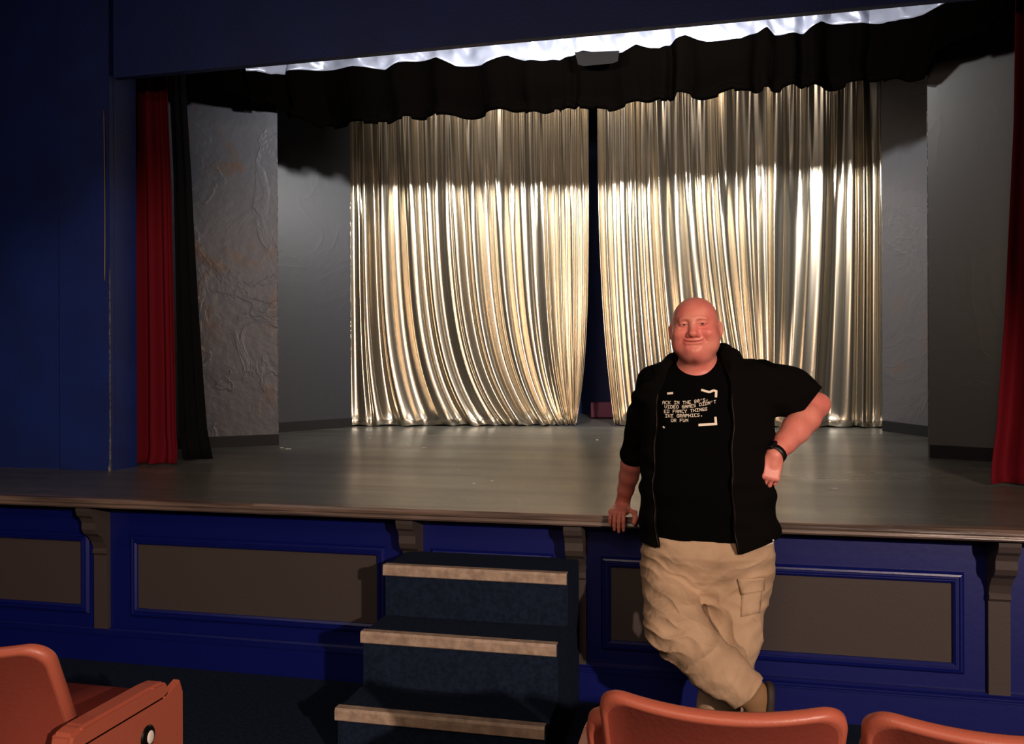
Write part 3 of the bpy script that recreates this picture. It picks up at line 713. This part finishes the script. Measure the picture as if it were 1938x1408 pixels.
# arms: joints
RSh, REl, RWr = A(1238, 722, 3.42), A(1202, 850, 3.54), A(1179, 950, 3.695)      # his right, picture left
LSh, LEl, LWr = A(1440, 712, 3.42), A(1543, 768, 3.52), A(1466, 861, 3.30)        # his left
Bd.append(U(cone(RSh, REl, .058, .046), .03)); Bd.append(U(cone(LSh, LEl, .060, .052), .03))
def limb(a, b, r):      # radius list along a limb
    out = []
    for i in range(len(r) - 1):
        p = a + (b - a) * (i / (len(r) - 1)); q = a + (b - a) * ((i + 1) / (len(r) - 1)); out.append(U(cone(p, q, r[i], r[i + 1]), .012))
    return out
Bd += limb(REl, RWr, (.043, .046, .041, .034, .029))
Bd += limb(LEl, LWr, (.050, .058, .055, .043, .034))
Bd.append(U(ell(A(1553, 764, 3.53), (.036, .040, .034)), .02))
def unit(v): v = np.array(v, float); return v / np.linalg.norm(v)
def rot(v, ax, ang):
    ax = unit(ax); c, s_ = math.cos(ang), math.sin(ang); return v * c + np.cross(ax, v) * s_ + ax * (ax @ v) * (1 - c)
nails = []
def hand(W, f, n, s, curls, thumb, spread=.06, wrist_from=None, sc=1.0):
    f = unit(f); n = unit(n - f * (f @ n)); s_ = unit(np.cross(n, f)); s_ = s_ if s_ @ s > 0 else -s_
    R = np.stack([s_, f, n], 1); out = []
    out.append(U(rbox(W + f * .050 * sc, np.array((.041, .050, .0145)) * sc, .0135 * sc, R), .015))
    out.append(U(cone(W - f * .01, W + f * .03 * sc, .025 * sc, .022 * sc), .015))
    out.append(U(cone(W + f * .02 * sc + s_ * .022 * sc - n * .006, W + f * .055 * sc + s_ * .034 * sc - n * .006, .017 * sc, .014 * sc), .012))
    for i, (o, L) in enumerate(zip((.0305, .0102, -.0102, -.0300), (.078, .086, .080, .064))):
        p = W + (f * (.094 - (.004 if i == 3 else 0)) + s_ * o) * sc; d = rot(f, n, 0) + s_ * (o * spread / .03); d = unit(d)
        ax = unit(np.cross(d, -n)); d0 = d; r = .0098 - (.0012 if i == 3 else 0)
        out.append(U(ell(p - n * 0, np.array((.0108, .0108, .0108)) * sc), .008))
        for j, fr in enumerate((.46, .30, .24)):
            d = rot(d, ax, math.radians(curls[i][j])); q = p + d * L * fr * sc
            out.append(U(cone(p, q, (r - j * .0009) * sc, (r - (j + 1) * .0009) * sc), .004)); p = q
        nails.append((p - d * .006 + rot(-unit(np.cross(ax, d)), ax, 0) * 0, d))
    p = W + (f * .030 + s_ * .038 - n * .004) * sc
    for L, dd in zip((.040, .032, .026), thumb):
        d = unit(f * dd[0] + s_ * dd[1] + n * dd[2]); q = p + d * L * sc; out.append(U(cone(p, q, .0125 * sc, .0105 * sc), .006)); p = q
    return out
# right hand: palm on the edge board, fingers draped over its front
HWp = np.array((RWr[0], 3.705, .918)); RWr2 = HWp
Bd.append(U(cone(RWr, HWp, .029, .026), .012))
Bd += hand(HWp + v3(-.004, -.01, -.004), v3(-.14, -1, -.18), v3(0, -.18, 1), v3(1, 0, 0), [(58, 22, 8), (62, 20, 8), (64, 22, 8), (60, 26, 10)], [(.55, .75, -.1), (.85, .3, -.4), (.75, -.1, -.75)], .10, sc=.94)
# left hand on the hip, knuckles down
Bd += hand(LWr + v3(-.002, -.004, -.008), v3(-.22, -.30, -1), v3(.25, -1, .3), v3(-1, 0, 0), [(38, 85, 50), (40, 86, 50), (44, 86, 50), (48, 86, 50)], [(.7, .6, -.3), (.7, -.1, -.6), (.6, -.3, -.6)], .10, sc=.86)
# --- legs (inside the trousers)
hipR, hipL = A(1262, 1075, 3.43), A(1418, 1075, 3.43)
kneeR, ankR = A(1272, 1195, 3.24), A(1418, 1322, 3.10)
kneeL, ankL = A(1408, 1215, 3.33), A(1358, 1372, 3.34)
for a, b, c_ in ((hipR, kneeR, ankR), (hipL, kneeL, ankL)):
    Bd.append(U(cone(a, b, .078, .052), .03)); Bd.append(U(cone(b, b + (c_ - b) * .8, .05, .036), .02))
body = polygonize('body', Bd, (-.55, 2.9, .05), (.6, 3.85, 1.85), .0024, M['skin'], man)
# --- eyes
for sx in (-1, 1):
    c = HO + HR @ v3(sx * .034, .0760, -.0018); bm = bmesh.new()
    bmesh.ops.create_uvsphere(bm, u_segments=24, v_segments=16, radius=.0128, matrix=Matrix.Translation(c))
    me = bpy.data.meshes.new('eye'); bm.to_mesh(me); bm.free(); e = link('eye', me, M['white'], body, True)
    c2 = HO + HR @ v3(sx * .034 + .001, .0760 + .0088, -.0018); bm = bmesh.new()
    bmesh.ops.create_uvsphere(bm, u_segments=16, v_segments=10, radius=.0060, matrix=Matrix.Translation(c2))
    me2 = bpy.data.meshes.new('iris'); bm.to_mesh(me2); bm.free()
    me.materials.append(M['iris']); bm = bmesh.new(); bm.from_mesh(me); k0 = len(bm.faces); bm.from_mesh(me2)
    bm.faces.ensure_lookup_table()
    for f_ in bm.faces[k0:]: f_.material_index = 1; f_.smooth = True
    bm.to_mesh(me); bm.free()
def bvh_of(o): dg = o.data; return BVHTree.FromPolygons([v.co[:] for v in dg.vertices], [p.vertices[:] for p in dg.polygons])
bv_body = bvh_of(body)
def on(bv, p, off=.001, d=(0, 1, 0), back=.5):       # push a point along +Y onto a surface
    p = Vector(p); d = Vector(d).normalized(); hit = bv.ray_cast(p - d * back, d)
    return None if hit[0] is None else np.array(hit[0] - d * off)
# pigment: lips, brows, flushed cheeks and nose, darker brown patch under the chin
co = np.zeros(len(body.data.vertices) * 3, dtype=np.float32); body.data.vertices.foreach_get('co', co)
LP = (co.reshape(-1, 3) - HO) @ HR
def blob(c, r): return np.exp(-(((LP - np.array(c)) / np.array(r)) ** 2).sum(axis=1))
lipz = -.0680 + 4.2 * LP[:, 0] ** 2
lip = np.exp(-((LP[:, 2] - lipz + .0008) / .0048) ** 2) * np.clip((.040 - np.abs(LP[:, 0])) / .008, 0, 1) * (LP[:, 1] > .06)
line = np.exp(-((LP[:, 2] - lipz) / .0016) ** 2) * np.clip((.043 - np.abs(LP[:, 0])) / .006, 0, 1) * (LP[:, 1] > .06)
bz = .0125 + .005 * np.sin(np.clip((np.abs(LP[:, 0]) - .014) / .036, 0, 1) * 2.6)
brow = np.exp(-((LP[:, 2] - bz) / .0032) ** 2) * np.clip((np.abs(LP[:, 0]) - .012) / .006, 0, 1) * np.clip((.050 - np.abs(LP[:, 0])) / .02, 0, 1) * (LP[:, 1] > .05)
lash = sum(np.exp(-(np.abs(np.hypot((LP[:, 0] - sx * .034) / .0150, (LP[:, 2] + .002) / .0032) - 1) / .35) ** 2) * (LP[:, 1] > .06) for sx in (-1, 1))
flush = np.clip(blob((-.05, .07, -.035), (.03, .05, .025)) + blob((.05, .07, -.035), (.03, .05, .025)) + blob((0, .11, -.038), (.02, .03, .015)), 0, 1)
chin_patch = blob((-.002, .055, -.142), (.018, .04, .014))
cols = np.ones((len(LP), 4), dtype=np.float32); cols[:, :3] = 1
for mk, c, a in ((flush, (1, .78, .76), .8), (lip, (.80, .50, .50), .8), (line, (.35, .14, .14), .9), (brow, (.62, .45, .38), .7), (lash, (.45, .30, .26), .6), (chin_patch, (.25, .16, .12), .85)):
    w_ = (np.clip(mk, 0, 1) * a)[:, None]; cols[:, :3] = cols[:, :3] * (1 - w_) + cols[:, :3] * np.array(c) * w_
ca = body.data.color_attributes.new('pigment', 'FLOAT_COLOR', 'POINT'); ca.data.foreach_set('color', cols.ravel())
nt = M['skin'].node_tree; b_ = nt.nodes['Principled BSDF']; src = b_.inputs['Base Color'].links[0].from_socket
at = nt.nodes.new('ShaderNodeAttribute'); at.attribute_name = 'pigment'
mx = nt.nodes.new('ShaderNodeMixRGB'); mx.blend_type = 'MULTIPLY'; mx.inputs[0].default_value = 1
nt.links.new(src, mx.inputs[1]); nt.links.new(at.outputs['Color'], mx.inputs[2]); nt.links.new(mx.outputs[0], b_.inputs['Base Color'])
# --- lips colour: thin skin over the mouth would cover the line, so only lower lip tint
# --- T-shirt
def wrinkle(amp, fx, fy, fz, ph=0, zc=None, zs=1):
    def f(P):
        x, y, z = P[:, 0], P[:, 1], P[:, 2]
        w_ = np.sin(fx * x + 2.2 * np.sin(fz * .37 * z + ph) + fz * z) * .6 + np.sin(fz * 1.7 * z - fx * .6 * x + 1.3 * np.sin(fy * y + ph)) * .4
        a = amp if zc is None else amp * np.exp(-((z - zc) / zs) ** 2)
        return a * w_
    return ('d', (f, None, 0), 0)
Te = [U(torso(-.012), 0), U(cone(RSh, RSh + (REl - RSh) * .5, .068, .062), .05), U(cone(LSh, LSh + (LEl - LSh) * .5, .068, .062), .05),
      ('s', cone(HO + HR @ v3(0, -.01, -.04), A(1318, 690, 3.38), .062, .058), .008), ('s', ell(A(1314, 678, 3.30), (.062, .10, .054)), .012),
      wrinkle(.003, 14, 20, 34, 1.0), ('i', (lambda P: A(1320, 1030, 3.3)[2] + .004 * np.sin(P[:, 0] * 30) - P[:, 2], None, 0), 0)]
tee = polygonize('t_shirt', Te, (-.5, 3.1, .75), (.5, 3.75, 1.62), .004, M['tee'], man)
# --- hooded jacket
zs_ = lambda py: A(1320, py, 3.25)[2]
Lz = ([zs_(p) for p in (1045, 980, 920, 740, 700, 660)], [A(p, y, 3.22)[0] for p, y in ((1247, 1040), (1241, 980), (1238, 920), (1246, 740), (1262, 700), (1290, 660))])
Rz = ([zs_(p) for p in (1045, 960, 880, 780, 720, 660)], [A(p, y, 3.22)[0] for p, y in ((1394, 1040), (1385, 960), (1382, 880), (1386, 780), (1381, 720), (1362, 660))])
def opening(P):
    z = P[:, 2]; l = np.interp(z, Lz[0][::1], Lz[1]); r = np.interp(z, Rz[0], Rz[1])
    wv = .003 * np.sin(z * 40)
    return np.maximum(np.maximum(l + wv - P[:, 0], P[:, 0] - r - wv), P[:, 1] - 3.40)
JR = [row(1040, 1215, 1468, 3.43, .196), row(1012, 1209, 1478, 3.42, .205), row(985, 1209, 1476, 3.42, .208), row(950, 1211, 1468, 3.41, .21), row(900, 1214, 1464, 3.40, .214), row(850, 1213, 1464, 3.40, .205), row(800, 1212, 1464, 3.40, .187), row(750, 1212, 1460, 3.42, .163), row(715, 1226, 1446, 3.43, .137), row(692, 1252, 1410, 3.44, .097), row(676, 1280, 1385, 3.45, .06)]
Jk = [U(loft(JR, 2.35), 0),
      U(cone(RSh + v3(.005, 0, -.005), RSh + (REl - RSh) * .55, .070, .066), .05), U(cone(RSh + (REl - RSh) * .5, REl + (RWr - REl) * .06, .066, .058), .03),
      U(cone(LSh + v3(-.01, 0, -.012), LSh + (LEl - LSh) * .5, .082, .088), .06), U(cone(LSh + (LEl - LSh) * .45, LSh + (LEl - LSh) * .86 + v3(0, 0, -.006), .088, .082), .04)]
hd = [A(1258, 694, 3.36), A(1272, 682, 3.44), A(1295, 672, 3.50), A(1330, 668, 3.52), A(1368, 666, 3.47), A(1382, 676, 3.40), A(1388, 700, 3.33)]
for (p, q, r0, r1) in zip(hd[:-1], hd[1:], (.018, .026, .034, .038, .034, .030), (.026, .034, .038, .034, .030, .022)): Jk.append(U(cone(p, q, r0, r1), .03))
eld = unit(LEl - LSh)
def cutL(P):      # sleeve mouth of the bent arm
    c = LSh + (LEl - LSh) * .90 + v3(0, 0, 0); nn = unit(v3(.80, -.1, -.60)); q = P - c
    near = np.linalg.norm(q, axis=1) - .17
    return np.maximum(-(q @ nn), near)
Jk += [wrinkle(.005, 16, 18, 30, 2.0), wrinkle(.004, 36, 20, 52, 4.0, 1.2, .35),
       ('s', (cutL, None, 0), 0),
       ('s', (lambda P: (evalf(Te[:4], P)) - .003, None, 0), 0), ('s', (opening, None, 0), 0),
       ('s', cone(HO + HR @ v3(0, -.01, -.04), A(1316, 692, 3.38), .068, .062), .006),
       ('i', (lambda P: (A(1320, 1040, 3.3)[2] + .05 * np.clip((P[:, 0] - .12) / .15, 0, 1) + .012 * np.clip((-.14 - P[:, 0]) / .08, 0, 1)) - P[:, 2], None, 0), 0)]
for aL in ():
    pass
jack = polygonize('hooded_jacket', Jk, (-.5, 3.05, .75), (.6, 3.8, 1.68), .004, M['fleece'], man)
bv_t = bvh_of(tee); bv_j = bvh_of(jack)
# zip tapes along both edges of the opening
for (zz, xx, dx) in ((Lz[0], Lz[1], -.004), (Rz[0], Rz[1], .004)):
    pts = []
    for z in np.linspace(zz[0] + .01, zs_(745), 60):
        x = np.interp(z, zz, xx) + dx + .003 * math.sin(z * 40) * (1 if dx < 0 else 1)
        q = on(bv_j, (x + (dx * .5), 3.2, z), .0015)
        if q is not None and q[1] < 3.40: pts.append(q)
    if len(pts) > 3: loft_tube('zip', pts, .0019, M['brass'], jack, 6)
# --- print on the T-shirt
FONT = {'A': '01110 10001 10001 11111 10001 10001 10001', 'C': '01111 10000 10000 10000 10000 10000 01111', 'D': '11110 10001 10001 10001 10001 10001 11110', 'E': '11111 10000 10000 11110 10000 10000 11111',
 'F': '11111 10000 10000 11110 10000 10000 10000', 'G': '01111 10000 10000 10111 10001 10001 01111', 'H': '10001 10001 10001 11111 10001 10001 10001', 'I': '11111 00100 00100 00100 00100 00100 11111', 'K': '10001 10010 10100 11000 10100 10010 10001',
 'M': '10001 11011 10101 10101 10001 10001 10001', 'N': '10001 11001 10101 10101 10011 10001 10001', 'O': '01110 10001 10001 10001 10001 10001 01110', 'P': '11110 10001 10001 11110 10000 10000 10000', 'R': '11110 10001 10001 11110 10100 10010 10001',
 'S': '01111 10000 10000 01110 00001 00001 11110', 'T': '11111 00100 00100 00100 00100 00100 00100', 'U': '10001 10001 10001 10001 10001 10001 01110', 'V': '10001 10001 10001 10001 10001 01010 00100', 'Y': '10001 10001 01010 00100 00100 00100 00100',
 '8': '01110 10001 10001 01110 10001 10001 01110', '0': '01110 10001 10011 10101 11001 10001 01110', "'": '00100 00100 01000 00000 00000 00000 00000', ',': '00000 00000 00000 00000 00110 00100 01000', '.': '00000 00000 00000 00000 00000 00110 00110', ' ': '00000 ' * 7}
pv, pf = [], []
def patch_px(quad):          # quad of photo positions laid on the shirt
    q = []
    for px, py in quad:
        r = ray(px, py); hit = bv_t.ray_cast(Vector(CAMP), Vector(r))
        if hit[0] is None: return
        q.append(np.array(hit[0]) + np.array(hit[1]) * .0012)
    i = len(pv); pv.extend(q); pf.append((i, i + 1, i + 2, i + 3))
def line_y(x, y0, bend): # rows rise to the right over a fold of cloth
    t = (x - 1250) / 100.0; return y0 - bend * max(0, t - .45) ** 1.2 * 22
def text(txt, x0, y0, cw, ch, bend):
    for i, c in enumerate(txt):
        rows_ = FONT[c].split() if c != ' ' else []
        for r_, bits in enumerate(rows_):
            for k, b in enumerate(bits):
                if b == '1':
                    xa_ = x0 + i * cw + k * cw / 6.2; xb2 = xa_ + cw / 6.2 * 1.05; ya = line_y(xa_, y0, bend) + r_ * ch / 7; yb = ya + ch / 7 * 1.05
                    patch_px(((xa_, ya), (xb2, ya), (xb2, yb), (xa_, yb)))
text('ACK IN THE 80\'S,', 1254, 759, 5.45, 6.2, .75)
text('VIDEO GAMES DIDN\'T', 1258, 767, 5.45, 6.2, .85)
text('ED FANCY THINGS', 1257, 775.5, 5.5, 6.2, .6)
text('IKE GRAPHICS.', 1259, 784, 5.5, 6.2, .35)
text('OR FUN', 1270, 792.5, 5.6, 6.2, .1)
def stroke(pts, w_):
    for (a, b) in zip(pts[:-1], pts[1:]):
        n_ = 8
        for i in range(n_):
            p = (a[0] + (b[0] - a[0]) * i / n_, a[1] + (b[1] - a[1]) * i / n_); q = (a[0] + (b[0] - a[0]) * (i + 1.08) / n_, a[1] + (b[1] - a[1]) * (i + 1.08) / n_)
            dx, dy = q[0] - p[0], q[1] - p[1]; L = math.hypot(dx, dy); nx_, ny_ = -dy / L * w_ / 2, dx / L * w_ / 2
            patch_px(((p[0] - nx_, p[1] - ny_), (q[0] - nx_, q[1] - ny_), (q[0] + nx_, q[1] + ny_), (p[0] + nx_, p[1] + ny_)))
stroke([(1327, 738), (1334, 740), (1343, 742.5), (1350, 739), (1357, 741)], 4.2); stroke([(1355.5, 740), (1355, 752)], 4.5)
stroke([(1263, 745), (1274, 744)], 4); stroke([(1354, 789), (1355, 804)], 4.5); stroke([(1322, 804.5), (1357, 802.5)], 4.5)
stroke([(1255, 807), (1258, 810)], 3)
if pf: link('shirt_print', mesh('shirt_print', pv, pf), M['print'], tee)
# --- trousers
def tw(amp, f1, ph, c, rad):
    def f(P):
        q = f1[0] * P[:, 0] + f1[1] * P[:, 1] + f1[2] * P[:, 2] + ph + 1.3 * np.sin(P[:, 0] * 23 + P[:, 2] * 11 + ph) + .8 * np.sin(P[:, 0] * 47 - P[:, 2] * 31)
        return amp * (1 - 1.6 * np.abs(np.sin(q * .5)) ** .7) * -1 * np.exp(-(np.linalg.norm(P - c, axis=1) / rad) ** 2)
    return ('d', (f, None, 0), 0)
PR = [row(1120, 1232, 1450, 3.44, .13), row(1095, 1222, 1457, 3.44, .155), row(1065, 1216, 1463, 3.43, .178), row(1035, 1214, 1468, 3.42, .19), row(1005, 1222, 1462, 3.42, .17)]
legR2 = A(1352, 1262, 3.13)
Tr = [U(loft(PR, 2.3), 0),
      U(cone(A(1264, 1085, 3.40), A(1276, 1185, 3.22), .106, .106), .03), U(cone(A(1280, 1185, 3.21), legR2, .106, .088), .05),
      U(cone(legR2, A(1424, 1318, 3.08),   .088, .078), .05),
      U(cone(A(1398, 1085, 3.42), A(1388, 1215, 3.35), .122, .096), .04), U(cone(A(1388, 1215, 3.35), A(1362, 1330, 3.33), .096, .080), .03),
      U(cone(A(1362, 1330, 3.33), A(1356, 1372, 3.32), .080, .084), .02)]
Tr += [U(cone(A(1336, 1100, 3.44), A(1380, 1195, 3.36), .085, .07), .04)]
Tr += [tw(.010, (20, 0, 120), 0, kneeR + v3(0, -.08, .0), .13), tw(.007, (70, 0, 110), 1, kneeR + v3(0, -.08, .13), .12), tw(.007, (-60, 0, 60), 1, legR2 + v3(-.03, 0, .03), .12), tw(.005, (45, 10, 130), 2, hipR + v3(.0, -.1, .0), .15),
       tw(.010, (90, 0, 40), .5, kneeL + v3(0, -.08, 0), .16), tw(.006, (-50, 0, 90), .5, hipL + v3(-.05, -.1, 0), .14), tw(.009, (-75, 0, 70), 2.2, ankR + v3(-.02, 0, .02), .10), tw(.008, (50, 0, 70), 3, ankL, .12),
       wrinkle(.0025, 40, 30, 60, 5),
       ('s', (lambda P: np.maximum((P - (ankR + v3(.030, 0, -.012))) @ unit(v3(-.75, .1, .65)), -1) * 1.0 if False else np.maximum(-((P - A(1427, 1318, 3.0)) @ unit(v3(.72, 0, -.69))), np.maximum(P[:, 1] - 3.185, np.linalg.norm(P - A(1450, 1360, 3.06), axis=1) - .26)), None, 0), 0),
       ('i', (lambda P: .135 - P[:, 2], None, 0), 0)]
trs = polygonize('trousers', Tr, (-.45, 2.85, .1), (.5, 3.8, 1.0), .004, M['khaki'], man)
bv_p = bvh_of(trs)
# cargo pocket with a flap
def laid(name, quadpx, m, parent, bv, off=.006, n=8, th=.004):
    G = np.zeros((n, n, 3)); (a, b, c_, d_) = [np.array(q, float) for q in quadpx]
    for i in range(n):
        for j in range(n):
            u, v = i / (n - 1), j / (n - 1); p = (a * (1 - v) + b * v) * (1 - u) + (d_ * (1 - v) + c_ * v) * u
            hit = bv.ray_cast(Vector(CAMP), Vector(ray(*p)))
            if hit[0] is None: hit = (Vector(A(p[0], p[1], 3.25)), 0)
            G[i, j] = np.array(hit[0]) - unit(ray(*p)) * off
    return grid_obj(name, G, m, parent, th)
laid('cargo_pocket', ((1404, 1100), (1444, 1098), (1438, 1160), (1402, 1168)), M['khaki'], trs, bv_p, .001)
laid('pocket_flap', ((1396, 1096), (1448, 1094), (1446, 1118), (1404, 1126)), M['khaki'], trs, bv_p, .009)
laid('belt_clip', ((1448, 1026), (1464, 1021), (1463, 1029), (1449, 1032)), M['print'], trs, bv_p, .012)
# --- shoes
def shoe(H, l, mn, L=.28):      # H heel point on the sole, l toe direction, mn upward normal of the sole
    l = unit(l); mn = unit(mn - l * (l @ mn)); sd = np.cross(l, mn); R = np.stack([sd, l, mn], 1)
    o = [U(ell(H + l * .06 + mn * .045, (.038, .07, .045), R), 0), U(ell(H + l * .17 + mn * .030, (.044, .095, .034), R), .03), U(cone(H + l * .05 + mn * .05, H + l * .045 + mn * .095, .037, .040), .02),
         ('i', (lambda P: -((P - H) @ mn) + .012, None, 0), 0)]
    lo = np.minimum(H, H + l * L) - .12; hi = np.maximum(H, H + l * L) + .12
    s_ = polygonize('shoe', o, lo, hi, .004, M['tan'], man)
    o2 = [U(ell(H + l * .06 + mn * .006, (.041, .072, .03), R), 0), U(ell(H + l * .17 + mn * .006, (.048, .102, .03), R), .03), ('i', (lambda P: np.abs((P - H) @ mn - .004) - .014, None, 0), 0)]
    polygonize('sole', o2, lo, hi, .004, M['sole'], s_); return s_
shoe(A(1459, 1296, 3.09), v3(-.10, -.02, -1), v3(-1, -.22, .12))
shoe(A(1352, 1462, 3.36) * v3(1, 1, 0) + v3(0, 0, .012), v3(-.1, -1, 0), v3(0, 0, 1))
# --- wristwatch
wt = empty('wristwatch', tuple(LWr)); wt.parent = man; wt.matrix_parent_inverse = wm(man).inverted()
ax = unit(LWr - LEl); wc = LWr - ax * .006
pts = []
aa = unit(np.cross(ax, v3(0, 1, 0))); bb = np.cross(ax, aa)
vs, fs = [], []; nS = 40
for i in range(nS):
    q = 2 * PI * i / nS; dr = aa * math.cos(q) + bb * math.sin(q)
    for (ww, rr) in ((-.011, .0375), (.011, .0375), (.011, .0405), (-.011, .0405)): vs.append(wc + ax * ww + dr * rr)
for i in range(nS):
    for k in range(4):
        a = i * 4 + k; b = i * 4 + (k + 1) % 4; c_ = ((i + 1) % nS) * 4 + (k + 1) % 4; d_ = ((i + 1) % nS) * 4 + k; fs.append((a, b, c_, d_))
wb_ = link('strap', mesh('strap', vs, fs), M['watch'], wt, True)
dr = unit(v3(-.62, -.72, .1)); dr = unit(dr - ax * (dr @ ax)); R = np.stack([ax, np.cross(dr, ax), dr], 1)
polygonize('watch_case', [U(rbox(wc + dr * .042, (.021, .018, .007), .005, R), 0)], wc - .08, wc + .08, .002, M['watch'], wt)
polygonize('watch_dial', [U(rbox(wc + dr * .0485, (.016, .014, .002), .0015, R), 0)], wc - .08, wc + .08, .0015, M['glass'], wt)
